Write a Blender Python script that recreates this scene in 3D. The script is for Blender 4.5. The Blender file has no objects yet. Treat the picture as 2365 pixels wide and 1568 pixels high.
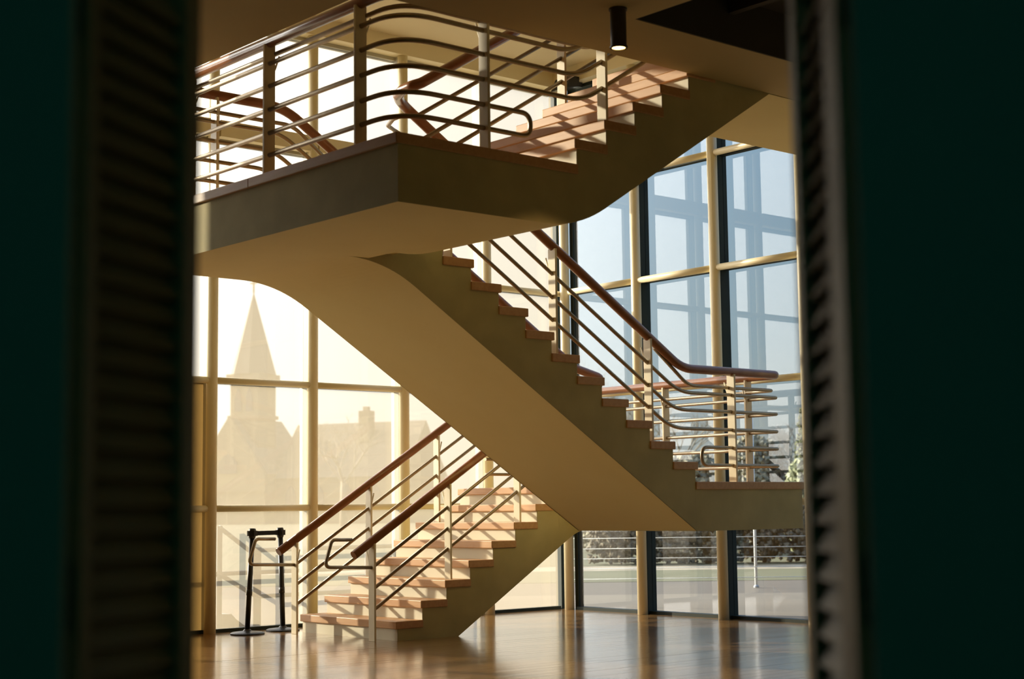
import bpy, bmesh, math, random
from mathutils import Vector, Matrix

scene = bpy.context.scene
COL = scene.collection
random.seed(7)

# ---------------------------------------------------------------- camera
YAW, PITCH, ROLL = 0.8587, 0.1070, 0.01240
CAM = Vector((-5.751, -7.733, 1.2106))
fw = Vector((math.cos(YAW)*math.cos(PITCH), math.sin(YAW)*math.cos(PITCH), math.sin(PITCH)))
rt0 = Vector((math.sin(YAW), -math.cos(YAW), 0))
up0 = rt0.cross(fw)
cr, sr = math.cos(ROLL), math.sin(ROLL)
rt = rt0*cr - up0*sr
up = up0*cr + rt0*sr
cd = bpy.data.cameras.new('camera')
cam = bpy.data.objects.new('camera', cd); COL.objects.link(cam)
M = Matrix.Identity(4)
for i in range(3):
    M[i][0], M[i][1], M[i][2], M[i][3] = rt[i], up[i], -fw[i], CAM[i]
cam.matrix_world = M
cd.sensor_width = 36.0
cd.lens = 3617.63/2365*36.0
cd.clip_start, cd.clip_end = 0.05, 600
cd.dof.use_dof = True
cd.dof.focus_distance = 14.6
cd.dof.aperture_fstop = 2.4
scene.camera = cam

# ---------------------------------------------------------------- light
vs = scene.view_settings
vs.view_transform = 'Standard'; vs.look = 'None'; vs.gamma = 1.0; vs.use_curve_mapping = False
vs.exposure = 0.90
SUN = Vector((-0.31, 0.82, 0.24)).normalized()      # towards the sun
w = bpy.data.worlds.new('sky'); scene.world = w; w.use_nodes = True
nt = w.node_tree; nt.nodes.clear()
def N(t, **k):
    n = nt.nodes.new(t)
    for a, b in k.items(): setattr(n, a, b)
    return n
tc = N('ShaderNodeTexCoord')
sep = N('ShaderNodeSeparateXYZ'); nt.links.new(tc.outputs['Generated'], sep.inputs[0])
rampz = N('ShaderNodeValToRGB'); nt.links.new(sep.outputs[2], rampz.inputs[0])
cre = rampz.color_ramp
cre.elements[0].position = 0.0; cre.elements[0].color = (.19, .195, .17, 1)
cre.elements[1].position = 0.8; cre.elements[1].color = (.18, .34, .62, 1)
e = cre.elements.new(0.10); e.color = (.125, .18, .21, 1)
e = cre.elements.new(0.26); e.color = (.095, .175, .255, 1)
dot = N('ShaderNodeVectorMath', operation='DOT_PRODUCT'); nt.links.new(tc.outputs['Generated'], dot.inputs[0])
dot.inputs[1].default_value = SUN
mx = N('ShaderNodeMath', operation='MAXIMUM'); nt.links.new(dot.outputs['Value'], mx.inputs[0]); mx.inputs[1].default_value = 0
pw = N('ShaderNodeMath', operation='POWER'); nt.links.new(mx.outputs[0], pw.inputs[0]); pw.inputs[1].default_value = 5.0
glow = N('ShaderNodeMix', data_type='RGBA', blend_type='ADD')
nt.links.new(pw.outputs[0], glow.inputs['Factor'])
nt.links.new(rampz.outputs[0], glow.inputs['A']); glow.inputs['B'].default_value = (6.5, 6.3, 5.9, 1)
bg = N('ShaderNodeBackground'); bg.inputs[1].default_value = 1.0
nt.links.new(glow.outputs['Result'], bg.inputs[0])
wo = N('ShaderNodeOutputWorld'); nt.links.new(bg.outputs[0], wo.inputs[0])

sd = bpy.data.lights.new('sun', 'SUN'); sd.energy = 6.0; sd.angle = math.radians(0.6); sd.color = (1.0, .88, .66)
so = bpy.data.objects.new('sun', sd); COL.objects.link(so)
so.rotation_euler = SUN.to_track_quat('Z', 'Y').to_euler(); so.location = (-20, 60, 25)
# weak teal fill added in the unseen room, lifts the black of its walls
pl = bpy.data.lights.new('black_lift_fill', 'POINT'); pl.energy = 1.8; pl.color = (.20, 1.0, .95); pl.shadow_soft_size = .15
plo = bpy.data.objects.new('black_lift_fill', pl); COL.objects.link(plo)
plo.location = (-6.6, -8.5, 2.35)
cy = scene.cycles
cy.use_denoising = True
cy.max_bounces = 10; cy.diffuse_bounces = 6; cy.glossy_bounces = 4; cy.transparent_max_bounces = 24
cy.transmission_bounces = 6; cy.caustics_reflective = True; cy.caustics_refractive = False

# ---------------------------------------------------------------- materials
def mat(name, col, rough=.6, metal=0, spec=.5, var=None, scale=4, stretch=(1, 1, 1), bump=0, rnd=0, emit=None, coat=0):
    m = bpy.data.materials.new(name); m.use_nodes = True
    t = m.node_tree; b = t.nodes['Principled BSDF']
    b.inputs['Base Color'].default_value = (*col, 1); b.inputs['Roughness'].default_value = rough
    b.inputs['Metallic'].default_value = metal; b.inputs['Specular IOR Level'].default_value = spec
    b.inputs['Coat Weight'].default_value = coat
    if coat: b.inputs['Coat Roughness'].default_value = .13
    if var or bump:
        c = t.nodes.new('ShaderNodeTexCoord'); mp = t.nodes.new('ShaderNodeMapping')
        mp.inputs['Scale'].default_value = stretch
        t.links.new(c.outputs['Object'], mp.inputs[0])
        ns = t.nodes.new('ShaderNodeTexNoise'); ns.inputs['Scale'].default_value = scale
        ns.inputs['Detail'].default_value = 5; t.links.new(mp.outputs[0], ns.inputs['Vector'])
        src = ns.outputs['Fac']
        if rnd:
            oi = t.nodes.new('ShaderNodeObjectInfo')
            ma = t.nodes.new('ShaderNodeMath'); ma.operation = 'MULTIPLY_ADD'
            t.links.new(oi.outputs['Random'], ma.inputs[0]); ma.inputs[1].default_value = rnd; 
            t.links.new(src, ma.inputs[2]); 
            sb = t.nodes.new('ShaderNodeMath'); sb.operation = 'SUBTRACT'
            t.links.new(ma.outputs[0], sb.inputs[0]); sb.inputs[1].default_value = rnd/2
            src = sb.outputs[0]
        if var:
            rp = t.nodes.new('ShaderNodeValToRGB')
            rp.color_ramp.elements[0].position = .25; rp.color_ramp.elements[1].position = .75
            rp.color_ramp.elements[0].color = (*col, 1); rp.color_ramp.elements[1].color = (*var, 1)
            t.links.new(src, rp.inputs[0]); t.links.new(rp.outputs[0], b.inputs['Base Color'])
        if bump:
            bp = t.nodes.new('ShaderNodeBump'); bp.inputs['Strength'].default_value = bump; bp.inputs['Distance'].default_value = .01
            t.links.new(ns.outputs['Fac'], bp.inputs['Height']); t.links.new(bp.outputs[0], b.inputs['Normal'])
    if emit:
        b.inputs['Emission Color'].default_value = (*emit[0], 1); b.inputs['Emission Strength'].default_value = emit[1]
    return m

def glass(name, tint, veil=0.0, veilcol=(1, 1, 1), refl=.1):
    m = bpy.data.materials.new(name); m.use_nodes = True
    t = m.node_tree; t.nodes.clear()
    o = t.nodes.new('ShaderNodeOutputMaterial')
    tr = t.nodes.new('ShaderNodeBsdfTransparent'); tr.inputs[0].default_value = (*tint, 1)
    last = tr.outputs[0]
    if veil:
        tl = t.nodes.new('ShaderNodeBsdfTranslucent'); tl.inputs[0].default_value = (*veilcol, 1)
        mi = t.nodes.new('ShaderNodeMixShader'); mi.inputs[0].default_value = veil
        t.links.new(last, mi.inputs[1]); t.links.new(tl.outputs[0], mi.inputs[2]); last = mi.outputs[0]
    if refl:
        g = t.nodes.new('ShaderNodeBsdfGlossy'); g.inputs['Roughness'].default_value = .0
        g.inputs[0].default_value = (1, 1, 1, 1)
        mi = t.nodes.new('ShaderNodeMixShader'); mi.inputs[0].default_value = refl
        t.links.new(last, mi.inputs[1]); t.links.new(g.outputs[0], mi.inputs[2]); last = mi.outputs[0]
    t.links.new(last, o.inputs[0])
    return m

CONC = mat('olive_grey_concrete', (.46, .40, .19), .8, var=(.60, .52, .25), scale=3.2, bump=.08)
PALEU = mat('cream_soffit_face', (.86, .70, .29), .75, var=(.90, .75, .33), scale=1.6)
RISER = mat('cream_riser_paint', (.66, .61, .44), .6, var=(.71, .66, .49), scale=3)
TREAD = mat('reddish_oak_tread', (.56, .295, .115), .45, var=(.66, .39, .175), scale=5, stretch=(6, .6, 6), rnd=.35)
HAND = mat('mahogany_handrail', (.22, .075, .022), .28, var=(.32, .125, .045), scale=8, stretch=(1, 1, 1), coat=.4)
BAR = mat('brushed_steel_bar', (.34, .275, .19), .4, metal=1.0, var=(.40, .33, .235), scale=30)
STEEL = mat('cream_painted_steel', (.74, .66, .46), .35, var=(.78, .70, .50), scale=6)
COLM = mat('cream_column_paint', (.80, .70, .44), .4, var=(.83, .73, .48), scale=3)
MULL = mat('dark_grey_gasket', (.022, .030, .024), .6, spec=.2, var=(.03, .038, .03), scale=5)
MULLG = mat('glare_pale_mullion', (.42, .40, .31), .45, var=(.46, .43, .34), scale=5)  # left mullions: pale veil glare put into the colour
FLOOR = mat('polished_oak_floor', (.24, .125, .040), .17, var=(.33, .185, .065), scale=3, stretch=(.5, 9, 9), rnd=.5, coat=.55)
SOFF = mat('tan_soffit_paint', (.50, .385, .155), .8, var=(.55, .425, .18), scale=1.4)
CEIL = mat('beige_ceiling_paint', (.72, .62, .40), .8, var=(.76, .66, .44), scale=1.2)
WALL = mat('tan_wall_paint', (.36, .31, .18), .7, var=(.40, .345, .21), scale=2)
PART = mat('tan_partition_paint', (.72, .54, .27), .7, var=(.78, .59, .30), scale=2)
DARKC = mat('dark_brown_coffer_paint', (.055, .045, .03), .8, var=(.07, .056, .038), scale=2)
ROOM = mat('dark_teal_room_paint', (.23, .41, .35), .9, var=(.25, .44, .375), scale=3)
DOOR = mat('dark_brown_door_wood', (.30, .22, .105), .5, var=(.36, .265, .13), scale=9, stretch=(1, 1, 6))
BLACK = mat('black_metal', (.012, .012, .012), .35, var=(.018, .018, .018), scale=7)
BELT = mat('black_webbing', (.01, .01, .01), .9, var=(.016, .016, .016), scale=60)
BRASS = mat('bronze_lamp_metal', (.05, .04, .025), .4, var=(.06, .048, .03), scale=6)
BULB = mat('lamp_glow', (1, .7, .35), .5, emit=((1.0, .55, .16), 9.0))
GLASSL = glass('dusty_sunlit_glass', (1, 1, 1), .50, (.245, .21, .152), .03)
GLASSR = glass('clear_glass', (.93, .97, .98), 0, refl=.095)
GCLR = glass('clear_outer_face', (1, 1, 1), 0, refl=0)
CHUR = mat('church_stone', (.19, .145, .085), .9, var=(.22, .17, .10), scale=.8)
CROOF = mat('church_slate', (.15, .12, .09), .8, var=(.18, .15, .11), scale=1.2)
CWIN = mat('dark_church_window', (.05, .05, .06), .3, var=(.06, .06, .07), scale=2)
PAVE = mat('pale_pavement', (.126, .10, .072), .9, var=(.152, .122, .087), scale=.6)
ROAD = mat('brown_asphalt', (.078, .06, .044), .9, var=(.092, .072, .053), scale=.9)
LAWN = mat('spring_lawn', (.074, .072, .029), .95, var=(.104, .10, .042), scale=.5)
PATH = mat('tan_gravel_path', (.15, .12, .075), .95, var=(.42, .34, .24), scale=1.2)
BARK = mat('grey_bark', (.24, .21, .16), .9, var=(.30, .26, .20), scale=6)
PALEB = mat('pale_grey_bark', (.20, .20, .19), .9, var=(.26, .26, .25), scale=5)
LEAF = mat('dark_pine_needles', (.11, .12, .055), .9, var=(.15, .16, .075), scale=3)
HEDGE = mat('brown_winter_hedge', (.15, .125, .088), .95, var=(.18, .15, .105), scale=2)
RAILG = mat('grey_galvanised_steel', (.30, .31, .32), .5, metal=.3, var=(.36, .37, .38), scale=5)
RAILD = mat('dark_steel_paint', (.05, .055, .065), .5, var=(.06, .066, .078), scale=5)
WHITE = mat('white_pole_paint', (.85, .84, .80), .5, var=(.9, .89, .85), scale=5)

def fabric(name, col, back):
    m = bpy.data.materials.new(name); m.use_nodes = True
    t = m.node_tree; b = t.nodes['Principled BSDF']; o = t.nodes['Material Output']
    b.inputs['Base Color'].default_value = (*col, 1); b.inputs['Roughness'].default_value = .9
    tl = t.nodes.new('ShaderNodeBsdfTranslucent'); tl.inputs[0].default_value = (*back, 1)
    wv = t.nodes.new('ShaderNodeTexNoise'); wv.inputs['Scale'].default_value = 40
    ad = t.nodes.new('ShaderNodeMixShader'); ad.inputs[0].default_value = .55
    t.links.new(b.outputs[0], ad.inputs[1]); t.links.new(tl.outputs[0], ad.inputs[2]); t.links.new(ad.outputs[0], o.inputs[0])
    bp = t.nodes.new('ShaderNodeBump'); bp.inputs['Strength'].default_value = .1; t.links.new(wv.outputs['Fac'], bp.inputs['Height']); t.links.new(bp.outputs[0], b.inputs['Normal'])
    return m
SHADE = fabric('tan_shade_fabric', (.50, .36, .16), (.10, .06, .018))
# ---------------------------------------------------------------- mesh helpers
class MB:
    def __init__(s): s.v = []; s.f = []; s.mi = []; s.sm = []
    def add(s, vs, fs, mi=0, smooth=False):
        o = len(s.v); s.v += [tuple(x) for x in vs]
        s.f += [tuple(i+o for i in q) for q in fs]; s.mi += [mi]*len(fs); s.sm += [smooth]*len(fs)
    def box(s, x0, y0, z0, x1, y1, z1, mi=0):
        s.add([(x0,y0,z0),(x1,y0,z0),(x1,y1,z0),(x0,y1,z0),(x0,y0,z1),(x1,y0,z1),(x1,y1,z1),(x0,y1,z1)],
              [(0,3,2,1),(4,5,6,7),(0,1,5,4),(1,2,6,5),(2,3,7,6),(3,0,4,7)], mi)
    def obox(s, c, ax, ay, az, hx, hy, hz):
        c = Vector(c); P = []
        for k in (-1, 1):
            for (i, j) in ((-1,-1),(1,-1),(1,1),(-1,1)):
                P.append(c + ax*(i*hx) + ay*(j*hy) + az*(k*hz))
        s.add(P, [(0,3,2,1),(4,5,6,7),(0,1,5,4),(1,2,6,5),(2,3,7,6),(3,0,4,7)])
    def prism_y(s, poly, y0, y1):                 # polygon in (x, z) extruded along y
        n = len(poly)
        P = [(x, y0, z) for x, z in poly] + [(x, y1, z) for x, z in poly]
        F = [tuple(range(n)), tuple(range(2*n-1, n-1, -1))]
        F += [((i+1) % n, i, i+n, (i+1) % n+n) for i in range(n)]
        s.add(P, F)
    def tube(s, pts, r, seg=10, cap=True):
        pts = [Vector(p) for p in pts]; n = len(pts)
        rs = r if isinstance(r, (list, tuple)) else [r]*n
        T = [((pts[min(i+1, n-1)]-pts[max(i-1, 0)]).normalized()) for i in range(n)]
        a = Vector((0, 0, 1)) if abs(T[0].z) < .9 else Vector((1, 0, 0))
        u = T[0].cross(a).normalized(); V = []; F = []
        for i in range(n):
            u = (u - T[i]*u.dot(T[i])).normalized(); q = T[i].cross(u)
            for k in range(seg):
                t = 2*math.pi*k/seg
                V.append(pts[i] + (u*math.cos(t)+q*math.sin(t))*rs[i])
        for i in range(n-1):
            for k in range(seg):
                F.append((i*seg+k, i*seg+(k+1) % seg, (i+1)*seg+(k+1) % seg, (i+1)*seg+k))
        s.add(V, F, 0, True)
        if cap:
            o = len(s.v)-n*seg
            s.f.append(tuple(o+k for k in range(seg-1, -1, -1))); s.mi.append(0); s.sm.append(False)
            s.f.append(tuple(o+(n-1)*seg+k for k in range(seg))); s.mi.append(0); s.sm.append(False)
    def lathe(s, prof, c=(0, 0, 0), seg=24):      # profile (r, z)
        V = []; F = []; n = len(prof)
        for r, z in prof:
            for k in range(seg):
                t = 2*math.pi*k/seg; V.append((c[0]+r*math.cos(t), c[1]+r*math.sin(t), c[2]+z))
        for i in range(n-1):
            for k in range(seg):
                F.append((i*seg+k, i*seg+(k+1) % seg, (i+1)*seg+(k+1) % seg, (i+1)*seg+k))
        s.add(V, F, 0, False)
        o = len(s.v)-n*seg
        s.f.append(tuple(o+k for k in range(seg-1, -1, -1))); s.mi.append(0); s.sm.append(False)
        s.f.append(tuple(o+(n-1)*seg+k for k in range(seg))); s.mi.append(0); s.sm.append(False)
    def mesh(s, name, *mats):
        me = bpy.data.meshes.new(name); me.from_pydata(s.v, [], s.f); 
        for m in mats: me.materials.append(m)
        me.polygons.foreach_set('material_index', s.mi); me.polygons.foreach_set('use_smooth', s.sm)
        bm = bmesh.new(); bm.from_mesh(me); bmesh.ops.recalc_face_normals(bm, faces=bm.faces); bm.to_mesh(me); bm.free()
        me.update(); return me
    def build(s, name, m, parent=None, bevel=0):
        ms = m if isinstance(m, (list, tuple)) else [m]
        o = bpy.data.objects.new(name, s.mesh(name, *ms)); COL.objects.link(o)
        if parent is not None:
            o.parent = parent; o.matrix_parent_inverse = Matrix.Translation(-world_loc(parent))
        if bevel:
            b = o.modifiers.new('bevel', 'BEVEL'); b.width = bevel; b.segments = 2; b.limit_method = 'ANGLE'
        return o
def world_loc(o):
    p = o.location.copy()
    if o.parent is not None and o.type == 'EMPTY': p = p + world_loc(o.parent)
    return p if o.type == 'EMPTY' else Vector((0, 0, 0))
def inst(src, parent, loc, rot=None, name=None):
    o = bpy.data.objects.new(name or src.name.split('.')[0], src); COL.objects.link(o)
    o.location = loc
    if rot: o.rotation_euler = rot
    if parent is not None:
        o.parent = parent; o.matrix_parent_inverse = Matrix.Translation(-world_loc(parent))
    return o
def tag(o, label=None, cat=None, group=None, kind=None):
    for k, v in (('label', label), ('category', cat), ('group', group), ('kind', kind)):
        if v: o[k] = v
    return o
def empty(name, loc=(0, 0, 0), **k):
    o = bpy.data.objects.new(name, None); COL.objects.link(o); o.location = loc; o.empty_display_size = .1
    return tag(o, **k)
def structure(name, mb, m, label=None): return tag(mb.build(name, m), label, kind='structure')
def fillet(pts, rad, n=6, closed=False):
    """round the corners of a polyline"""
    P = [Vector(p) for p in pts]; out = [P[0]]
    for i in range(1, len(P)-1):
        a, b, c = P[i-1], P[i], P[i+1]
        r = rad[i] if isinstance(rad, (list, tuple)) else rad
        d1, d2 = (a-b), (c-b); l1, l2 = d1.length, d2.length
        if l1 < 1e-6 or l2 < 1e-6 or r <= 0: out.append(b); continue
        d1, d2 = d1/l1, d2/l2
        ang = math.acos(max(-1, min(1, d1.dot(d2))))
        if math.pi-ang < 1e-3: out.append(b); continue
        tl = min(r/math.tan(ang/2), l1*.49, l2*.49)
        p, q = b+d1*tl, b+d2*tl
        for k in range(n+1):
            t = k/n
            out.append(p*(1-t)**2 + b*2*t*(1-t) + q*t*t)
    out.append(P[-1]); return out

# ---------------------------------------------------------------- stair dimensions (metres)
R, G, NOSE, TT = .178, .288, .03, .070
Z1, Z2, Z3 = 8*R, 20*R, 28*R
T = .443
U1, U2, U3 = 2.989, 4.773, 1.51           # first nosings of the three flights
V1a, V1b = 4.09, 5.68                     # lower flight
V2a, V2b = 1.92, 3.47                     # middle flight
V3a, V3b = 0.0, 1.59                      # upper flight
G1 = .2905
L1END = 6.247
SL1 = R/G1; SL = R/G
zl1 = lambda u: R + SL1*(u-U1)
zl2 = lambda u: Z1 + R + SL*(U2-u)
zl3 = lambda u: Z2 + R + SL*(u-U3)
OFF = .635

# =================================================================== THE ROOM
# floor: sunk base, boards laid over the part in view
FX0, FX1, FY0, FY1 = -1.6, 7.02, -3.5, 6.16
m = MB(); m.box(-9, -11.5, -.22, 7.25, 6.4, -.02)
m.box(-9, -11.5, -.02, FX0-.002, 6.4, 0); m.box(FX1+.002, -11.5, -.02, 7.25, 6.4, 0)
m.box(FX0-.002, -11.5, -.02, FX1+.002, FY0-.002, 0); m.box(FX0-.002, FY1+.002, -.02, FX1+.002, 6.4, 0)
floor = structure('floor', m, FLOOR, 'polished oak floor running up to the glass walls')
PW = .14; rows = int((FY1-FY0)/PW)
bm_ = {}
for r in range(rows):
    y0 = FY0 + r*PW; x = FX0
    cuts = [x]; off = random.choice([1.1, 1.55, 2.0, 2.45]); cuts.append(x+off)
    while cuts[-1] + 3.2 < FX1: cuts.append(cuts[-1]+2.6)
    cuts.append(FX1)
    for a, b in zip(cuts[:-1], cuts[1:]):
        L = round(b-a, 3)
        if L not in bm_:
            q = MB(); g = .0012
            q.box(-L/2+g, -PW/2+g, -.02, L/2-g, PW/2-g, 0); bm_[L] = q.mesh('plank', FLOOR)
        inst(bm_[L], floor, ((a+b)/2, y0+PW/2, random.uniform(-.0004, 0)), (random.gauss(0, .0022), 0, 0), name='plank')

m = MB(); m.box(-6.9, -9.7, .0008, 6.9, -1.05, .008)
DSHEET = mat('dark_bounce_sheet', (.17, .14, .085), .95, var=(.21, .17, .105), scale=40)
structure('bounce_sheet', m, DSHEET, 'added dark sheet cutting floor bounce in the unseen near hall')  # added out of view, keeps floor bounce off the stair sides
# upper floor slab over the near part of the hall, with a dark coffer
SZ0, SZ1 = 4.40, 4.97
m = MB()
CX0, CX1, CY0, CY1 = 1.44, 6.4, -4.4, -.68
m.box(-7.0, -10.5, SZ0, CX0, -.015, SZ1); m.box(CX0, CY1, SZ0, 7.0, -.015, SZ1)
m.box(CX0, -10.5, SZ0, 7.0, CY0, SZ1); m.box(CX1, CY0, SZ0, 7.0, CY1, SZ1)
m.box(-7.0, -.015, SZ0, -.25, 3.1, SZ1)
slab = structure('ceiling', m, SOFF, 'tan soffit of the upper floor over the near part of the hall')
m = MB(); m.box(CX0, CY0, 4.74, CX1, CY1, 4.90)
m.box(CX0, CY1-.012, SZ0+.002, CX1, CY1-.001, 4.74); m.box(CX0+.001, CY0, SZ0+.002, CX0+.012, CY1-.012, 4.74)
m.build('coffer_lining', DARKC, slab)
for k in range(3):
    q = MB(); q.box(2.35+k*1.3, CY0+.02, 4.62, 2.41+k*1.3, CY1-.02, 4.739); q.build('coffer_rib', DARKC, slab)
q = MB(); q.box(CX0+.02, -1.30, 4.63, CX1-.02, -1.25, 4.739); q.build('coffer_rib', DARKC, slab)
# roof ceiling of the stair hall
m = MB(); m.box(-9, -11.5, 6.53, 7.35, 6.5, 6.75)
structure('ceiling', m, CEIL, 'beige high ceiling above the stair hall')

# glass walls ------------------------------------------------------
PITCHC = 1.21
LX = [2.262 + PITCHC*k for k in range(-3, 4)]; LX[0] = -1.56           # columns of the left facade
RY = [4.845 - PITCHC*k for k in range(0, 6)]            # columns of the right facade
CORNER = (7.06, 6.12)
HEAD = 6.33
def post_mesh(name, h, rad, m):
    q = MB(); q.tube([(0, 0, 0), (0, 0, h)], rad, 20); return q.mesh(name, m)
colmesh = post_mesh('column', HEAD, .058, COLM)
def pane(parent, a, b, z0, z1, axis, gm):
    """flat pane; inner face carries the glass material"""
    q = MB(); th = .012
    if axis == 'x': q.box(a, 6.330, z0, b, 6.330+th, z1, 1); inner = 2
    else: q.box(7.130, a, z0, 7.130+th, b, z1, 1); inner = 5
    # box face order: bottom, top, y0, x1, y1, x0
    q.mi[inner] = 0
    q.build('pane', [gm, GCLR], parent)
w1 = empty('window_1', (2.8, 6.2, 0), label='left glass wall washed with warm sunlight behind the stairs', kind='structure')
w2 = empty('window_2', (7.0, 2.5, 0), label='right glass wall showing pale blue sky beside the landing', kind='structure')
for x in LX:
    inst(colmesh, w1, (x, 6.2, 0))
    q = MB(); q.box(x-.03, 6.262, 0, x+.03, 6.40, HEAD); q.build('mullion', MULLG, w1)
inst(colmesh, w2, (CORNER[0], CORNER[1], 0))
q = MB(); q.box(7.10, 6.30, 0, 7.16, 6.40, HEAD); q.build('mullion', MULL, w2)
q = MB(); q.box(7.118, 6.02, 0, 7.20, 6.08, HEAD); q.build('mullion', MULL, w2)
for y in RY:
    inst(colmesh, w2, (7.0, y, 0))
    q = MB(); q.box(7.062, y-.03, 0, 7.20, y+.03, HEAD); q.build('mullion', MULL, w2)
LV = [.03, 1.238, 2.53, 3.79, 5.05, HEAD]
xs = LX + [7.10]
for i in range(len(xs)-1):
    a, b = xs[i], xs[i+1]
    for z in (1.238, 2.53, 3.79):
        q = MB(); q.tube([(a+.05, 6.2, z), (b-.05, 6.2, z)], .034, 12); q.build('transom', COLM, w1)
        q = MB(); q.box(a+.03, 6.29, z-.022, b-.03, 6.37, z+.022); q.build('glazing_bar', MULLG, w1)
    q = MB(); q.box(a+.055, 6.15, 5.045, b-.055, 6.26, 5.215); q.build('spandrel_beam', COLM, w1)
    q = MB(); q.box(a+.03, 6.29, 5.02, b-.03, 6.40, 5.24); q.build('glazing_bar', MULLG, w1)
    q = MB(); q.box(a+.03, 6.29, HEAD-.04, b-.03, 6.40, HEAD); q.build('glazing_bar', MULLG, w1)
    q = MB(); q.box(a+.03, 6.28, 0, b-.03, 6.40, .035); q.build('sill', MULL, w1)
    for z0, z1 in ((.035, 1.216), (1.26, 2.508), (2.552, 3.768), (3.812, 5.02), (5.24, HEAD-.04)):
        if .9 < a and b < 2.3 and z1 < 2.6:
            q = MB(); q.add([(a+.03, 6.32, z0), (b-.03, 6.32, z0), (b-.03, 6.32, z1), (a+.03, 6.32, z1)], [(0, 1, 2, 3)]); q.build('shade_panel', SHADE, w1)['label'] = 'tan backlit shade panel'
            continue
        pane(w1, a+.03, b-.03, z0, z1, 'x', GLASSL)
ys = [6.05] + RY
for i in range(len(ys)-1):
    a, b = ys[i+1], ys[i]
    for z in (1.238, 2.52, 3.79, 5.065):
        q = MB(); q.tube([(7.0, a+.05, z), (7.0 if i else 7.03, b-.05, z)], .037, 12); q.build('transom', COLM, w2)
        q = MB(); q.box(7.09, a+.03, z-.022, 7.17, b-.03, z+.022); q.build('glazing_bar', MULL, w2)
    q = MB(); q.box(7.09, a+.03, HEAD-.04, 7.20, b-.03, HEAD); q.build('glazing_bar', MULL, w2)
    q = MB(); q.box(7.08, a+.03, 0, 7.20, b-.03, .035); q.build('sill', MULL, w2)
    for z0, z1 in ((.035, 1.216), (1.26, 2.498), (2.542, 3.768), (3.812, 5.043), (5.087, HEAD-.04)):
        pane(w2, a+.03, b-.03, z0, z1, 'y', GLASSR)
m = MB(); m.box(LX[0]-.06, 6.14, HEAD, 7.16, 6.42, 6.53); structure('trim_1', m, COLM, 'cream head beam along the top of the left glass wall')
m = MB(); m.box(6.94, RY[-1], HEAD, 7.22, 6.14, 6.53); structure('trim_2', m, COLM, 'cream head beam along the top of the right glass wall')
# solid walls
m = MB(); m.box(-7.2, 6.2, 0, LX[0]-.06, 6.4, 6.53); structure('wall_back', m, WALL)
m = MB(); m.box(7.0, -9.9, 0, 7.2, RY[-1]-.06, 6.53); structure('wall_right', m, WALL)
m = MB(); m.box(-7.2, -3.9, 0, -7.0, 6.2, 6.53); structure('wall_left', m, WALL)
m = MB(); m.box(-.6, -10.0, 0, 7.2, -9.8, 6.53); structure('wall_front', m, WALL)
m = MB(); m.box(-1.92, .15, 0, -1.74, 6.19, 4.39); structure('added_shade_wall', m, DARKC)  # added unseen wall, keeps window glow off the upper landing's left face
# dark room with the doorway the picture is taken through ----------------
H = Vector((math.cos(YAW), math.sin(YAW), 0)); RH = Vector((math.sin(YAW), -math.cos(YAW), 0)); ZU = Vector((0, 0, 1))
def cz(X, Z, z=0): return Vector((CAM.x, CAM.y, 0)) + RH*X + H*Z + ZU*z
def rbox(mb, X0, X1, Z0, Z1, z0, z1):
    mb.obox(cz((X0+X1)/2, (Z0+Z1)/2, (z0+z1)/2), RH, H, ZU, (X1-X0)/2, (Z1-Z0)/2, (z1-z0)/2)
DZ = 2.05
m = MB(); rbox(m, -3.62, -.580, DZ-.03, DZ, 0, 6.53); rbox(m, .458, 5.55, DZ-.03, DZ, 0, 6.53); rbox(m, -.580, .458, DZ-.03, DZ, 2.16, 6.53)
structure('wall_near', m, ROOM, 'dark wall around the louvred doorway in the foreground')
m = MB(); rbox(m, -2.0, -1.9, -1.7, DZ-.03, 0, 2.6); structure('wall_side', m, ROOM)
m = MB(); rbox(m, 1.9, 2.0, -1.7, DZ-.03, 0, 2.6); structure('wall_side', m, ROOM)
m = MB(); rbox(m, -2.0, 2.0, -1.8, -1.7, 0, 2.6); structure('wall_rear', m, ROOM)
m = MB(); rbox(m, -2.0, 2.0, -1.8, DZ-.03, 2.6, 2.7); structure('ceiling', m, ROOM, 'low dark ceiling of the room behind the doorway')
m = MB(); rbox(m, -1.9, 1.9, -1.7, DZ-.04, .0005, .004); structure('floor', m, ROOM, 'dark floor covering of the room behind the doorway')

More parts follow.
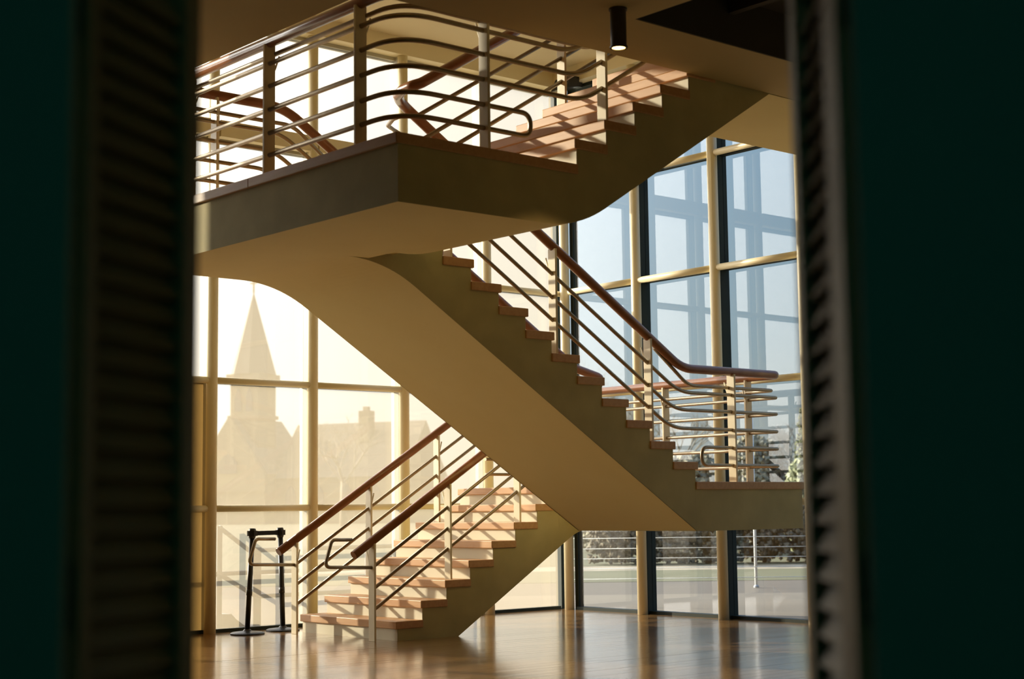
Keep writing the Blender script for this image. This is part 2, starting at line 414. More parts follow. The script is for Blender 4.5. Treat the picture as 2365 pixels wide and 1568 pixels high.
def louvred(name, X0, Z0, deg, L, s0, s1, pitch, label, side, bside):
    """door leaf from its hinge (X0, Z0), running forward at deg right of the view axis"""
    a = math.radians(deg); tdir = RH*math.sin(a) + H*math.cos(a); nd = ZU.cross(tdir)
    o = cz(X0, Z0)
    d = empty(name, o, label=label, kind='structure')
    def part(nm, sa, sb, z0, z1, th=.034):
        q = MB(); q.obox(o + tdir*((sa+sb)/2) + ZU*((z0+z1)/2), tdir, nd, ZU, (sb-sa)/2, th/2, (z1-z0)/2)
        return q.build(nm, DOOR, d, bevel=.002)
    part('stile', 0, s0, .012, 2.13); part('stile', s1, L, .012, 2.13)
    part('rail', s0, s1, .012, .16); part('rail', s0, s1, 2.03, 2.13)
    q = MB(); sl = math.radians(63)*side
    ay = (nd*math.cos(sl) + ZU*math.sin(sl)); az = tdir.cross(ay)
    q.obox((0, 0, 0), tdir, ay, az, (s1-s0)/2, .019, .0035)
    q2 = MB(); q2.obox(o + tdir*((s0+s1)/2) + nd*(.012*bside) + ZU*1.095, tdir, nd, ZU, (s1-s0)/2, .004, .94); q2.build('back_panel', DOOR, d)
    me = q.mesh('slat', DOOR); n = int(1.84/pitch)
    for k in range(n):
        inst(me, d, o + tdir*((s0+s1)/2) + ZU*(.18+pitch*(k+.5)), name='slat')
    for z in (.25, 1.1, 1.9):
        q = MB(); c = o - tdir*.006 + ZU*z; q.tube([c-ZU*.045, c+ZU*.045], .008, 10); q.build('hinge', BLACK, d)
    return d
louvred('door_1', -.587, DZ+.03, 17, .315, .03, .268, .0384, 'dark louvred door leaf on the left of the doorway', 1, 1)
louvred('door_2', .464, DZ+.03, 2.5, .46, .12, .392, .0433, 'dark louvred door leaf on the right of the doorway', -1, -1)

# =================================================================== THE STAIRCASE
stair = empty('staircase', (3.9, 3.0, 0), label='cream concrete switchback staircase with oak treads climbing in three flights', cat='staircase')
def treads(parent, n, pos, va, vb, sgn, zb):
    for k in range(1, n+1):
        u, z = pos(k), zb + k*R
        q = MB()
        a, b = (u, u+G+.03) if sgn > 0 else (u-G-.03, u)
        q.box(a, va-.012, z-TT, b, vb+.012, z)
        o = q.build('tread', TREAD, parent, bevel=.006)
        # painted riser under the nosing
        q = MB(); x = u+NOSE*sgn
        q.box(min(x, x-.006*sgn), va+.003, z-R, max(x, x-.006*sgn), vb-.003, z-TT)
        q.build('riser', RISER, parent)
def soffit(o):  # downward faces get a paler colour than the sides
    o.data.materials.append(PALEU)
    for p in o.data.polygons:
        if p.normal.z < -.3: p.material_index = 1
# lower flight
def arc2(a, b, c, rad, n=8):
    return [(p.x, p.y) for p in fillet([Vector((*a, 0)), Vector((*b, 0)), Vector((*c, 0))], rad, n)][1:-1]
uL1 = U1 + 7*G1
S1 = Z1 - T; S2 = Z2 - T
poly = []
for k in range(1, 9):
    x = U1 + (k-1)*G1 + NOSE
    poly += [(x, (k-1)*R - (TT if k > 1 else 0)), (x, k*R-TT)]
xr = uL1 + NOSE
poly = poly[:-1] + [(xr, S1)]
bl = lambda u: zl1(u) - OFF
ub0 = U1 + (OFF-R)/SL1
ubt = U1 + (S1+OFF-R)/SL1
poly += [(ubt+.16, S1)] + arc2((ubt+.5, S1), (ubt, S1), (ub0, 0), .55)[1:] + [(ub0, 0)]
m = MB(); m.prism_y(poly, V1a, V1b)
f1 = m.build('stair_flight', CONC, stair); soffit(f1); f1['label'] = 'lowest flight rising from the oak floor'
treads(f1, 7, lambda k: U1+(k-1)*G1, V1a, V1b, 1, 0)
# middle flight (rises towards -u)
poly = []
for k in range(1, 13):
    x = U2 - (k-1)*G - NOSE
    poly += [(x, Z1+(k-1)*R-TT), (x, Z1+k*R-TT)]
xl2 = U2 - 11*G - NOSE
ua = U2 + (Z1+R-OFF-S1)/SL            # soffit line meets landing soffit
ub = U2 - (S2+OFF-Z1-R)/SL            # soffit line meets upper landing soffit
UF2 = ub - .42
poly = [(U2-NOSE, S1)] + poly + [(UF2, Z2-TT), (UF2, S2)] + arc2((UF2-.3, S2), (ub, S2), (ua, S1), 1.35, 12) + [(ua, S1)]
m = MB(); m.prism_y(poly, V2a, V2b)
f2 = m.build('stair_flight', CONC, stair); soffit(f2); f2['label'] = 'middle flight with its broad tan soffit facing the viewer'
treads(f2, 11, lambda k: U2-(k-1)*G, V2a, V2b, -1, Z1)
# upper flight
poly = []
for k in range(1, 9):
    x = U3 + (k-1)*G + NOSE
    poly += [(x, Z2+(k-1)*R-TT), (x, Z2+k*R-TT)]
xu = U3 + 7*G + NOSE
uc = U3 + (S2+OFF-Z2-R)/SL; ud = U3 + (SZ0+OFF-Z2-R)/SL
UF3 = uc - .33
poly = [(UF3, S2), (UF3, Z2-TT)] + poly[:-1] + [(xu, SZ0+.3), (ud, SZ0+.3), (ud, SZ0)] + arc2((ud, SZ0), (uc, S2), (UF3-.3, S2), 1.1, 10)
m = MB(); m.prism_y(poly, V3a, V3b)
f3 = m.build('stair_flight', CONC, stair); soffit(f3); f3['label'] = 'upper flight reaching the floor above'
treads(f3, 7, lambda k: U3+(k-1)*G, V3a, V3b, 1, Z2)
# lower landing
m = MB(); m.box(U2-NOSE+.0005, V2a, S1, L1END, V2b, Z1-TT); m.box(5.45, V2b, S1, L1END, V1a, Z1-TT); m.box(xr+.0005, V1a, S1, L1END, V1b, Z1-TT)
l1 = m.build('landing', CONC, stair); soffit(l1); l1['label'] = 'lower landing slab by the right glass wall'
m = MB(); m.box(U2-NOSE-.0, V2a-.012, Z1-TT, L1END+.02, V2b+.012, Z1); m.build('landing_floor', TREAD, l1, bevel=.006)
m = MB(); m.box(5.43, V2b+.013, Z1-TT, L1END+.02, V1a-.013, Z1); m.build('landing_floor', TREAD, l1, bevel=.006)
m = MB(); m.box(uL1, V1a-.012, Z1-TT, L1END+.02, V1b+.012, Z1); m.build('landing_floor', TREAD, l1, bevel=.006)
m = MB(); m.box(xr-.006, V1a+.003, 7*R, xr, V1b-.003, 8*R-TT); m.build('riser', RISER, l1)
# upper landing
m = MB(); m.box(0, V3a, S2, UF3-.0005, V3b, Z2-TT); m.box(0, V3b, S2, UF3-.06, V2a, Z2-TT); m.box(0, V2a, S2, UF2-.0005, V2b, Z2-TT)
m.box(UF2-.0005, V2a-.3, S2+.05, UF2+.5, V2a-.0005, Z2-TT)
l2 = m.build('landing', CONC, stair); soffit(l2); l2['label'] = 'upper landing slab jutting towards the viewer'
m = MB(); m.box(-.02, V3a-.012, Z2-TT, U3+NOSE, V3b+.16, Z2); m.build('landing_floor', TREAD, l2, bevel=.006)
m = MB(); m.box(-.02, V3b+.161, Z2-TT, U2-11*G, V2b+.012, Z2); m.build('landing_floor', TREAD, l2, bevel=.006)
# top landing bridging to the upper floor
m = MB(); m.box(xu+.0005, .012, SZ0+.004, 7.0-.07, 1.25, Z3-TT); m.box(ud+.0005, .012, SZ0+.004, xu+.001, 1.25, SZ0+.3)
l3 = m.build('landing', CONC, stair); soffit(l3); l3['label'] = 'top landing soffit under the upper floor'
m = MB(); m.box(xu-NOSE, .012, Z3-TT, 6.9, 1.25, Z3); m.build('landing_floor', TREAD, l3)

# ---------------------------------------------------------------- railings
INS = .14
HS, RS = .84, (.595, .392, .197)
HL, RL = 1.035, (.815, .656, .487)
RLOW = (.320, .155)
PR, HR = .0170, .041
def rail_obj(name, pts, r, m, parent, seg=10):
    q = MB(); q.tube(pts, r, seg); return q.build(name, m, parent)
def plate_post(parent, x, y, z0, z1, along, inward):
    """flat steel post; along = 'x' or 'y'; curved bracket leans inward under the handrail"""
    q = MB(); hw, ht = .046, .011
    if along == 'x': q.box(x-ht, y-hw, z0, x+ht, y+hw, z1)
    else: q.box(x-hw, y-ht, z0, x+hw, y+ht, z1)
    p = q.build('post', STEEL, parent, bevel=.003)
    iv = Vector((0, inward, 0)) if along == 'x' else Vector((inward, 0, 0))
    b = Vector((x, y, z1-.27))
    pts = fillet([b, b+iv*.05+ZU*.10, b+iv*.085+ZU*.20], .1, 5)
    rail_obj('bracket', pts, .007, STEEL, p, 6)
    return p
# --- railing along the far side of the lower flight, round the landing and up the inner side
vB1, vB2, vB3 = V1b-INS, V2a+INS, V3b-INS
uE = L1END-INS
newel = 2.83
rb = empty('stair_railing', (newel, vB1, 0), label='railing of steel bars and mahogany handrail wrapping the lower landing and middle flight', cat='railing')
def bend1(hs, hl): return U1 + (Z1+hl-hs-R)/SL1
def bend2(hs, hl): return U2 - (Z1+hl-hs-Z1-R)/SL
def bend3(hs, hl): return U2 - (Z2+hl-hs-Z1-R)/SL
UT = 1.10                                 # inner turn at upper landing
def pathB(hs, hl, start, ins=0., zs=None):
    a, b, c = vB1-ins, vB2+ins, vB3-ins
    e = uE - ins
    p = [Vector((start, a, zl1(start)+hs)), Vector((bend1(hs, hl), a, Z1+hl)), Vector((e, a, Z1+hl)), Vector((e, b, Z1+hl)),
         Vector((bend2(hs, hl), b, Z1+hl))]
    return p
def rnd(p, corner=.10, bendr=.5):
    return fillet(p, [0] + [bendr] + [corner]*2 + [bendr]*2 + [.22]*4 + [.3]*6, 7)
# handrail: two lengths joined at the inner turn
zt2 = zl2(1.38)+HS; zt3 = zl3(1.30)+.80
ph = pathB(HS, HL, 2.64) + [Vector((1.62, vB2, zl2(1.62)+HS)), Vector((1.50, vB2-.07, 4.42)), Vector((1.34, vB2-.26, 4.395)), Vector((1.25, vB3+.16, 4.385)), Vector((1.24, vB3+.02, 4.385)), Vector((1.30, vB3, zl3(1.30)+.80)), Vector((3.6, vB3, zl3(3.6)+.80))]
rail_obj('handrail', fillet(ph, [0, .5, .09, .09, .5, .15, .15, .15, .15, .15, .15, 0], 7), HR, HAND, rb, 14)
for hs, hl in zip(RS, RL):
    p = pathB(hs, hl, newel)
    zm = 4.392+hs-HS
    p += [Vector((1.62, vB2, zl2(1.62)+hs)), Vector((1.46, vB2-.05, zm+.03)), Vector((1.26, vB2-.24, zm)), Vector((1.17, vB3+.18, zm)), Vector((1.16, vB3+.03, zm)), Vector((1.24, vB3, zl3(1.24)+hs-.03)), Vector((3.6, vB3, zl3(3.6)+hs-.03))]
    rail_obj('rail', fillet(p, [0, .5, .08, .08, .6, .1, .1, .1, .1, .1, .1, 0], 7), PR, BAR, rb)
# short cane rail under the landing handrail
e = uE-.03
rail_obj('rail', fillet([(4.42, vB2+.03, zl2(4.42)+HS-.03), (4.86, vB2+.03, Z1+.885), (e, vB2+.03, Z1+.885), (e, vB1-.03, Z1+.885), (5.2, vB1-.03, Z1+.885)], [0, .3, .08, .08, 0], 7), PR, BAR, rb)
# two low rails of the landing joined by a loop
lo, hi = Z1+RLOW[1], Z1+RLOW[0]
rail_obj('rail', fillet([(5.3, vB1, hi), (uE, vB1, hi), (uE, vB2, hi), (4.99, vB2, hi), (4.99, vB2, lo), (uE, vB2, lo), (uE, vB1, lo), (5.3, vB1, lo)], [0, .08, .08, .078, .078, .08, .08, 0], 8), PR, BAR, rb)
# newel loop
def newel_loop(parent, v, start, sign=1):
    zb_ = zl1(start)+RS[0]
    rail_obj('rail', fillet([(start, v, zb_), (start-.53, v, zb_+.02), (start-.45, v, .94), (2.60, v, .935)], [0, .05, .05, 0], 7), PR, BAR, parent)
newel_loop(rb, vB1, newel)
for u in (newel, 3.73, 4.62): plate_post(rb, u, vB1, 0 if u == newel else zl1(u)-.2, zl1(u)+HS-.025, 'x', -1)
for v in (2.45, 3.57, 4.69): plate_post(rb, uE, v, Z1, Z1+HL-.025, 'y', -1)
plate_post(rb, 5.42, vB2, Z1, Z1+HL-.025, 'x', 1)
for u in (4.31, 3.17, 2.03): plate_post(rb, u, vB2, zl2(u)-.17, zl2(u)+HS-.025, 'x', 1)
for u in (2.75,): plate_post(rb, u, vB3, zl3(u)-.17, zl3(u)+.775, 'x', -1)

# --- railing on the near side of the lower flight, continuing on the far side of the middle flight
vA1, vA2 = V1a+INS, V2b-INS
ra = empty('stair_railing', (newel, vA1, 0), label='railing on the near side of the lowest flight with a cut handrail end by a dark post-free loop', cat='railing')
ra['label'] = 'railing on near side of lowest flight, its dark handrail cut square at the bottom'
def pathA(hs, start):
    zt = zl1(4.84)+hs; zt2_ = zl2(4.6)+hs
    return [Vector((start, vA1, zl1(start)+hs)), Vector((4.84, vA1, zt)), Vector((4.98, vA1, zt+.03)), Vector((5.01, vA1-.14, (zt+zt2_)/2+.05)), Vector((5.01, vA2+.14, (zt+zt2_)/2)), Vector((4.95, vA2, zt2_-.08)), Vector((4.6, vA2, zt2_)),
            Vector((1.42 if hs > .8 else bend3(hs, hs+.2), vA2, zl2(1.42 if hs > .8 else bend3(hs, hs+.2))+hs))]
Z2F = Z2+1.04
hb = U2-(Z2F-HS-Z1-R)/SL
p = pathA(HS, 2.62)[:-1] + [Vector((hb, vA2, Z2F)), Vector((.30, vA2, Z2F))]
rail_obj('handrail', fillet(p, [0, .12, .1, .1, .1, .1, .3, .6, 0], 7), HR, HAND, ra, 14)
for hs, hl in zip(RS, RL):
    b3 = bend3(hs, hl)
    p = pathA(hs, newel)[:-1] + [Vector((b3, vA2, Z2+hl)), Vector((.32, vA2, Z2+hl))]
    rail_obj('rail', fillet(p, [0, .12, .1, .1, .1, .1, .3, .5, 0], 7), PR, BAR, ra)
lo, hi = Z2+RLOW[1], Z2+RLOW[0]
rail_obj('rail', fillet([(.32, vA2, hi), (1.3, vA2, hi), (1.3, vA2, lo), (.32, vA2, lo)], [0, .078, .078, 0], 8), PR, BAR, ra)
rail_obj('rail', fillet([(.32, vA2-.03, Z2+.89), (1.35, vA2-.03, Z2+.89), (1.75, vA2-.03, Z2+.60)], [0, .3, 0], 8), PR, BAR, ra)
newel_loop(ra, vA1, newel)
for u in (newel, 3.73, 4.62): plate_post(ra, u, vA1, 0 if u == newel else zl1(u)-.2, zl1(u)+HS-.025, 'x', 1)
for u in (4.31, 3.17, 2.03): plate_post(ra, u, vA2, zl2(u)-.17, zl2(u)+HS-.025, 'x', -1)
plate_post(ra, .62, vA2, Z2, Z2F-.025, 'x', -1)

# --- railing round the jutting upper landing and up the near side of the upper flight
rc = empty('stair_railing', (.1, .1, Z2), label='dark backlit railing round the corner of the upper landing at the top left', cat='railing')
iL, iN = .125, .14
hx = 3.5
def bendC(hs, hl): return U3 + (hl-hs-R)/SL
ph = [Vector((iL, 3.30, Z2+HL-.03)), Vector((iL, iN, Z2+HL-.03)), Vector((bendC(HS, HL), iN, Z2+HL-.03)), Vector((hx, iN, zl3(hx)+HS))]
rail_obj('handrail', fillet(ph, [0, .30, .5, 0], 9), HR, HAND, rc, 14)
for hs, hl in zip(RS, (.845, .680, .508)):
    b3 = bendC(hs, hl)
    rail_obj('rail', fillet([Vector((iL, 3.30, Z2+hl)), Vector((iL, iN, Z2+hl)), Vector((b3, iN, Z2+hl)), Vector((hx, iN, zl3(hx)+hs))], [0, .30, .55, 0], 9), PR, BAR, rc)
rail_obj('rail', fillet([(iL+.05, 3.30, Z2+.925), (iL+.05, iN+.05, Z2+.925), (1.85, iN+.05, Z2+.925), (2.15, iN+.05, Z2+1.10)], [0, .26, .3, 0], 9), PR, BAR, rc)
lo, hi = Z2+.175, Z2+.335
rail_obj('rail', fillet([(iL, 3.30, hi), (iL, iN, hi), (1.235, iN, hi), (1.235, iN, lo), (iL, iN, lo), (iL, 3.30, lo)], [0, .30, .078, .078, .30, 0], 9), PR, BAR, rc)
for v in (.58, 1.71, 2.84): plate_post(rc, iL, v, Z2, Z2+HL-.05, 'y', 1)
plate_post(rc, .83, iN, Z2, Z2+HL-.05, 'x', 1)
for u in (1.93, 3.05): plate_post(rc, u, iN, zl3(u)-.17, zl3(u)+HS-.03, 'x', 1)

# =================================================================== THINGS INSIDE
# cylinder downlight
LP = Vector((1.197, -.769, SZ0))
lamp = empty('ceiling_lamp', LP, label='small cylindrical downlight with glowing orange lens under the soffit', cat='lamp')
m = MB(); m.lathe([(.060, -.012), (.060, 0)], LP, 24); m.build('mounting_plate', BRASS, lamp)
m = MB(); m.lathe([(.052, -.012), (.052, -.245), (.058, -.250), (.058, -.262), (.044, -.262), (.044, -.235)], LP, 28)
m.build('lamp_body', BRASS, lamp)
m = MB(); m.lathe([(.042, -.258), (.042, -.252)], LP, 24); m.build('lens', BULB, lamp)
ll = bpy.data.lights.new('lamp_light', 'SPOT'); ll.energy = 12; ll.color = (1, .62, .28); ll.spot_size = math.radians(80); ll.shadow_soft_size = .03
llo = bpy.data.objects.new('lamp_light', ll); COL.objects.link(llo); llo.location = LP + Vector((0, 0, -.29)); llo.parent = lamp
llo.matrix_parent_inverse = Matrix.Translation(-LP)

# wall mounted floodlight at the corner column
fx = empty('flood_light', (6.95, 5.78, 6.26), label='small black wedge-shaped floodlight fixed high beside the corner column', cat='lamp')
m = MB(); m.prism_y([(6.72, 6.20), (6.93, 6.24), (6.93, 6.36), (6.80, 6.36)], 5.66, 5.94); m.build('lamp_housing', BLACK, fx)
m = MB(); m.box(6.93, 5.74, 6.27, 7.06, 5.86, 6.329); m.build('wall_bracket', BLACK, fx)

# two belt barrier posts
def stanchion(x, y, lean, label):
    s = empty('barrier_post', (x, y, 0), label=label, cat='barrier post', group='belt barrier posts')
    q = MB(); q.lathe([(.17, 0), (.17, .012), (.15, .022), (.045, .034), (.03, .05)], (x, y, 0), 32); q.build('base', BLACK, s)
    L = Vector((lean[0], lean[1], 1)).normalized()
    b = Vector((x, y, .04)); tp = b+L*.90
    q = MB(); q.tube([b, tp], .026, 16); q.build('pole', BLACK, s)
    q = MB(); c = b+L*.34; q.tube([c, c+L*.06], .030, 16); q.build('collar', BLACK, s)
    q = MB(); q.tube([tp, tp+L*.02, tp+L*.085, tp+L*.10], [.03, .036, .036, .028], 16); hd = q.build('belt_head', BLACK, s)
    for d in (Vector((1, 0, 0)), Vector((-1, 0, 0)), Vector((0, 1, 0)), Vector((0, -1, 0))):
        q = MB(); q.obox(tp+L*.05+d*.042, Vector((1, 0, 0)), Vector((0, 1, 0)), ZU, .012, .012, .026); q.build('belt_slot', BLACK, hd)
    return s, tp+L*.05
s1, h1 = stanchion(2.50, 5.885, (.036, -.03), 'left belt barrier post, leaning a little, with a black round base')
s2, h2 = stanchion(2.985, 6.00, (-.03, .01), 'right belt barrier post standing close to the foot of the stairs')
q = MB(); d = (h2-h1); n = d.normalized(); sd_ = n.cross(ZU).normalized()
q.obox((h1+h2)/2 - ZU*.0, n, sd_, n.cross(sd_), d.length/2-.045, .0022, .022); q.build('belt', BELT, s1)

# =================================================================== OUTSIDE
def gbox(name, Z0, Z1_, X0, X1, z, m, label):
    q = MB(); rbox(q, X0, X1, Z0, Z1_, z-.3, z); return structure(name, q, m, label)
q = MB(); rbox(q, -60, 60, 11, 22.4, -.33, -.03); 
structure('pavement', q, PAVE, 'pale pavement outside the right glass wall')
gbox('road', 22.4, 26.2, -60, 60, -.035, ROAD, 'brown asphalt strip beyond the pavement')
gbox('lawn', 26.2, 30.8, -60, 60, -.03, LAWN, 'strip of bright lawn beyond the road')
gbox('path', 30.8, 33.2, -60, 60, -.035, PATH, 'tan path beyond the lawn')
gbox('lawn', 33.2, 260, -160, 160, -.03, LAWN, 'wide lawn running back to the church and trees')
q = MB(); q.box(-40, 6.45, -.32, 7.2, 9, -.021); structure('pavement', q, PAVE, 'pale terrace outside the left glass wall')

# church ----------------------------------------------------------------
CB = cz(-24.9, 150)
ch = empty('church', CB, label='pale hazy stone church with a pointed spire seen through the left windows', cat='church')
ang = math.radians(-24)
cx_ = (RH*math.cos(ang) + H*math.sin(ang)); cy_ = ZU.cross(cx_)
def chp(x, y, z): return CB + cx_*x + cy_*y + ZU*z
def chbox(name, x0, x1, y0, y1, z0, z1, m, parent=ch):
    q = MB(); q.obox(chp((x0+x1)/2, (y0+y1)/2, (z0+z1)/2), cx_, cy_, ZU, (x1-x0)/2, (y1-y0)/2, (z1-z0)/2); return q.build(name, m, parent)
tw = chbox('tower', -1.55, 1.55, -1.55, 1.55, 0, 14.2, CHUR)
chbox('cornice', -1.85, 1.85, -1.85, 1.85, 13.7, 14.2, CHUR, tw); chbox('string_course', -1.75, 1.75, -1.75, 1.75, 9.9, 10.25, CHUR, tw)
def gothic(parent, c, ux, wv, h, m, name='window'):
    q = MB(); pts = [(-wv, 0), (wv, 0), (wv, h*.55), (wv*.62, h*.82), (0, h), (-wv*.62, h*.82), (-wv, h*.55)]
    nrm = ux.cross(ZU); P = [c+ux*a+ZU*b-nrm*.08 for a, b in pts] + [c+ux*a+ZU*b+nrm*.08 for a, b in pts]; k = len(pts)
    q.add(P, [tuple(range(k)), tuple(range(2*k-1, k-1, -1))] + [((i+1) % k, i, i+k, (i+1) % k+k) for i in range(k)]); return q.build(name, m, parent)
for s_ in (-.62, .62): gothic(tw, chp(s_, -1.56, 10.6), cx_, .36, 2.3, CWIN, 'belfry_opening')
for s_ in (-.62, .62): gothic(tw, chp(-1.56, s_, 10.6), cy_, .36, 2.3, CWIN, 'belfry_opening')
q = MB(); k = 8; base = [chp(2.05*math.cos(math.pi/8+math.pi*i/4)*1.08, 2.05*math.sin(math.pi/8+math.pi*i/4)*1.08, 14.2) for i in range(k)]
q.add(base + [chp(0, 0, 22.3)], [tuple(range(k-1, -1, -1))] + [(i, (i+1) % k, k) for i in range(k)]); sp = q.build('spire', CROOF, ch)
q = MB(); q.obox(chp(0, 0, 22.9), cx_, cy_, ZU, .07, .07, .75); q.obox(chp(0, 0, 23.1), cx_, cy_, ZU, .38, .07, .07); q.build('cross', CHUR, sp)
# nave with gable front
def gable(name, x0, x1, y0, y1, zw, zr, m, axis, parent):
    q = MB()
    if axis == 'y':
        P = [(x0, zw), (x1, zw), ((x0+x1)/2, zr)]
        V = [chp(x, y0, z) for x, z in P] + [chp(x, y1, z) for x, z in P]
    else:
        P = [(y0, zw), (y1, zw), ((y0+y1)/2, zr)]
        V = [chp(x0, y, z) for y, z in P] + [chp(x1, y, z) for y, z in P]
    q.add(V, [(0, 1, 2), (5, 4, 3), (0, 3, 4, 1), (1, 4, 5, 2), (2, 5, 3, 0)]); return q.build(name, m, parent)
nv = chbox('nave_wall', -4.6, 3.4, -3.2, 6, 0, 4.6, CHUR); gable('gable', -4.6, 3.4, -3.2, -2.8, 4.6, 10.1, CHUR, 'y', nv)
gable('roof', -4.7, 3.5, -2.79, 6, 4.6, 10.0, CROOF, 'y', ch)
gothic(nv, chp(-.6, -3.22, 4.7), cx_, 1.0, 1.9, CWIN); 
chbox('string_course', -4.8, 3.6, -3.4, -3.2, 3.0, 3.4, CHUR, nv)
wing = chbox('transept_wall', 3.4, 17, -1.5, 7, 0, 4.2, CHUR); gable('roof', 3.3, 17.2, -1.7, 7.2, 4.2, 9.4, CROOF, 'x', ch)
for x in (5.2, 8.2, 11.2, 14.2): gothic(wing, chp(x, -1.52, 1.2), cx_, .6, 2.4, CWIN)
chm = chbox('chimney', 11.0, 12.1, 1.0, 2.1, 6.5, 10.4, CHUR); chbox('chimney_pot', 11.3, 11.8, 1.3, 1.8, 10.4, 10.8, CROOF, chm)

# trees -----------------------------------------------------------------
def branchy(mb, p, d, L, r, depth, spread, rng):
    e_ = p + d*L
    mb.tube([p, p+d*L*.5+Vector((rng.uniform(-1, 1), rng.uniform(-1, 1), 0))*L*.04, e_], [r, r*.85, r*.7], 5, False)
    if depth == 0: return
    for k in range(3 if depth > 1 else 4):
        a = Vector((rng.uniform(-1, 1), rng.uniform(-1, 1), rng.uniform(-.2, .7)))
        nd_ = (d + a*spread).normalized()
        branchy(mb, p + d*L*rng.uniform(.55, 1.0), nd_, L*rng.uniform(.6, .8), r*.6, depth-1, spread, rng)
def bare_tree(X, Z, h, label, m, seed, spread=.75, trunk=.14):
    rng = random.Random(seed); b = cz(X, Z, -.03)
    t = empty('bare_tree', b, label=label, cat='tree', group='leafless trees beyond the lawn')
    q = MB(); q.tube([b, b+ZU*h*.18, b+ZU*h*.36], [trunk, trunk*.85, trunk*.7], 8); q.build('trunk', m, t)
    q = MB(); top = b+ZU*h*.34
    for k in range(4):
        d_ = Vector((rng.uniform(-.8, .8), rng.uniform(-.8, .8), 1)).normalized()
        branchy(q, top, d_, h*.24, trunk*.32, 4, spread, rng)
    q.build('branches', m, t); return t
bare_tree(5.2, 52, 5.0, 'low leafless tree seen between the landing rails left of the last post', BARK, 3)
bare_tree(3.6, 58, 6.2, 'thin leafless tree seen just above the lower landing end', BARK, 5)
bare_tree(11.0, 56, 5.2, 'leafless tree with pale trunk at the right edge of the glass', PALEB, 11, trunk=.18)
bare_tree(9.2, 52, 4.6, 'short pale-trunked leafless tree behind the white pole', PALEB, 15, trunk=.16)
bare_tree(2.4, 66, 8.5, 'tall faint leafless tree seen through the middle flight rails', BARK, 21)
bare_tree(-13, 120, 9.5, 'faint leafless tree beside the church chimney', BARK, 31, .9, .3)
def clump_tree(X, Z, h, rad, label, seed, m=LEAF):
    rng = random.Random(seed); b = cz(X, Z, -.03)
    t = empty('evergreen_tree', b, label=label, cat='tree')
    q = MB(); q.tube([b, b+ZU*h*.85], [.16, .05], 8); q.build('trunk', BARK, t)
    q = MB()
    for k in range(900):
        zz = rng.random()**.8; rr = rad*(1-zz*.72)*math.sqrt(rng.random()); an = rng.uniform(0, 6.283)
        c = b + Vector((math.cos(an)*rr, math.sin(an)*rr, h*(.22+.78*zz)))
        s_ = rng.uniform(.10, .20)*rad*.6
        ax = Vector((rng.gauss(0, 1), rng.gauss(0, 1), rng.gauss(0, .6))).normalized(); ay = ax.orthogonal().normalized(); az = ax.cross(ay)
        q.add([c+ax*s_, c-ax*s_, c+ay*s_, c-ay*s_, c+az*s_*.7, c-az*s_*.7], [(0, 2, 4), (2, 1, 4), (1, 3, 4), (3, 0, 4), (2, 0, 5), (1, 2, 5), (3, 1, 5), (0, 3, 5)])
    f_ = q.build('foliage', m, t); f_['kind'] = 'stuff'; return t
clump_tree(7.6, 40.2, 3.7, .7, 'dark evergreen tree at the right edge of the glass above the landing', 4)
clump_tree(10.2, 48, 4.4, 1.6, 'wide evergreen tree half hidden by the right door', 8)
def shrub(X, Z, h, rad, label, seed, m):
    rng = random.Random(seed); b = cz(X, Z, -.03)
    t = empty('shrub', b, label=label, cat='shrub')
    q = MB()
    for k in range(7):
        d_ = Vector((rng.uniform(-.6, .6), rng.uniform(-.6, .6), 1)).normalized(); branchy(q, b+Vector((rng.uniform(-.3, .3), rng.uniform(-.3, .3), 0)), d_, h*.4, .03, 2, .7, rng)
    q.build('stems', BARK, t)
    q = MB()
    for k in range(3000):
        zz = rng.random(); rr = rad*math.sqrt(rng.random())*(1-.45*zz*zz); an = rng.uniform(0, 6.283)
        c = b + Vector((math.cos(an)*rr, math.sin(an)*rr, h*(.1+.9*zz)*(1-.3*(rr/rad)**2))); s_ = rng.uniform(.05, .11)
        ax = Vector((rng.gauss(0, 1), rng.gauss(0, 1), rng.gauss(0, 1))).normalized(); ay = ax.orthogonal().normalized(); az = ax.cross(ay)
        q.add([c+ax*s_, c-ax*s_, c+ay*s_, c-ay*s_, c+az*s_, c-az*s_], [(0, 2, 4), (2, 1, 4), (1, 3, 4), (3, 0, 4), (2, 0, 5), (1, 2, 5), (3, 1, 5), (0, 3, 5)])
    f_ = q.build('foliage', m, t); f_['kind'] = 'stuff'; return t
SHRUB = mat('pale_winter_twigs', (.27, .245, .17), .95, var=(.32, .29, .205), scale=2)
SHRUBG = mat('grey_green_leaves', (.19, .20, .11), .95, var=(.24, .25, .14), scale=2)
shrub(4.6, 40, 2.6, 1.3, 'pale twiggy shrub seen through the rails left of the landing post', 41, SHRUB)
shrub(6.75, 44.3, 3.2, 1.5, 'pale twiggy shrub at the right between landing rail ends and glass edge', 42, SHRUB)
shrub(7.15, 37.2, 2.4, 1.0, 'grey-green leafy shrub at the right edge just above the landing', 43, SHRUBG)
shrub(2.9, 43, 2.2, 1.2, 'low twiggy shrub just visible above the lowest treads of the middle flight', 44, SHRUB)
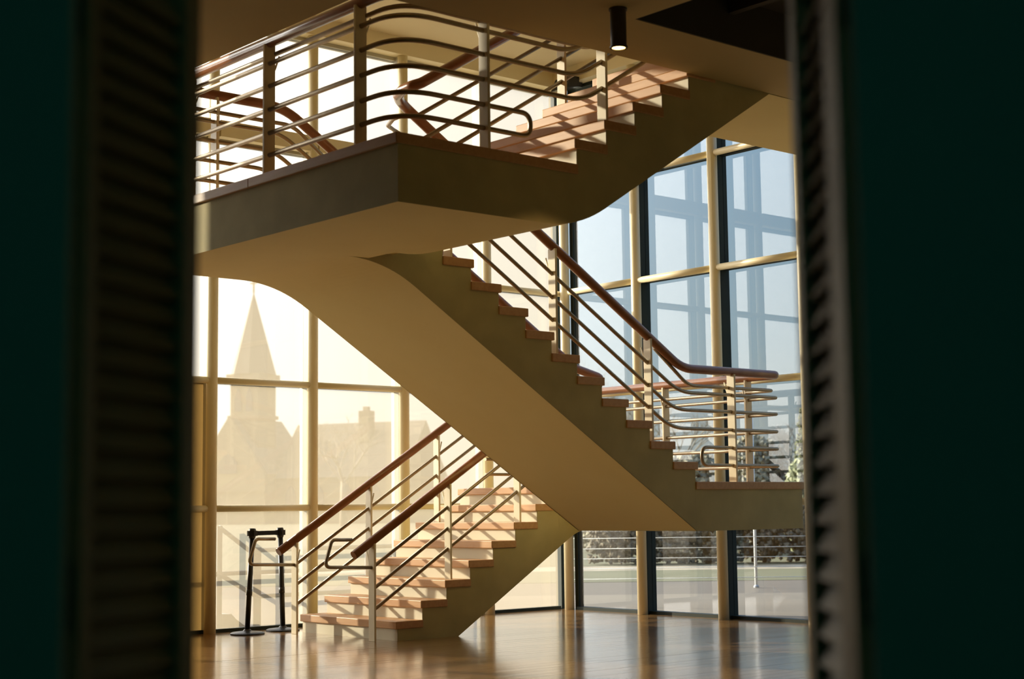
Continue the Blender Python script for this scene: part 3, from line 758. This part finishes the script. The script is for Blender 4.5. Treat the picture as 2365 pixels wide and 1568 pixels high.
# hedge
hg = empty('hedge', cz(9, 34.1, 0), label='long brown winter hedge beyond the tan path', cat='hedge')
rng = random.Random(2); q = MB()
for k in range(11000):
    c = cz(rng.uniform(1.6, 18), 34.1+rng.uniform(-.5, .5), rng.uniform(0, 1)**.8*1.25)
    s_ = rng.uniform(.03, .09); ax = Vector((rng.gauss(0, 1), rng.gauss(0, 1), rng.gauss(0, 1))).normalized(); ay = ax.orthogonal().normalized(); az = ax.cross(ay)
    q.add([c+ax*s_, c-ax*s_, c+ay*s_, c-ay*s_, c+az*s_, c-az*s_], [(0, 2, 4), (2, 1, 4), (1, 3, 4), (3, 0, 4), (2, 0, 5), (1, 2, 5), (3, 1, 5), (0, 3, 5)])
f_ = q.build('foliage', HEDGE, hg); f_['kind'] = 'stuff'
# white pole
pb = cz(3.64, 23.9, -.03)
po = empty('white_pole', pb, label='thin white pole standing on the asphalt outside the right glass', cat='pole')
q = MB(); q.tube([pb, pb+ZU*2.6], .022, 10); q.build('pole', WHITE, po)
q = MB(); q.lathe([(.04, 0), (.04, .02), (.025, .04)], pb, 16); q.build('base', RAILG, po)
# wire fence
fc = empty('wire_fence', cz(3, 20, 0), label='low fence of thin pale wires outside the right glass wall', cat='fence')
for z in (.30, .43, .555, .68, .81):
    q = MB(); q.tube([cz(.6, 20, z), cz(5.2, 20, z)], .005, 6); q.build('wire', WHITE, fc)
for X in (.6, 5.2):
    q = MB(); q.tube([cz(X, 20, -.03), cz(X, 20, .88)], .02, 8); q.build('fence_post', RAILG, fc)
# steel guard rail outside the left glass
gr = empty('guard_rail', (3.0, 6.62, 0), label='grey steel guard rail outside the left glass near the barrier posts', cat='railing')
yG = 6.62
for x, z1_ in ((2.60, 1.06), (3.05, .83), (4.5, .83), (5.7, .83)):
    q = MB(); wd = .03 if x < 3 else .048
    q.box(x-wd, yG-.02, -.021, x+wd, yG+.02, z1_); q.build('guard_post', RAILD, gr)
for (a, za, b, zb2) in ((2.60, 1.05, 3.05, .74), (2.60, .57, 3.05, .32), (3.05, .80, 5.7, .80), (3.05, .32, 5.7, .32), (1.2, .57, 5.7, .57)):
    q = MB(); q.tube([(a, yG, za), (b, yG, zb2)], .024, 10); q.build('guard_bar', RAILD, gr)
bw = empty('ballast_block', (2.68, 6.62, 0), label='grey ballast block at the foot of the outside guard rail', cat='block')
q = MB(); q.prism_y([(2.55, -.021), (3.0, -.021), (2.84, .09), (2.78, .15), (2.55, .16)], 6.66, 6.86); q.build('block', RAILG, bw)
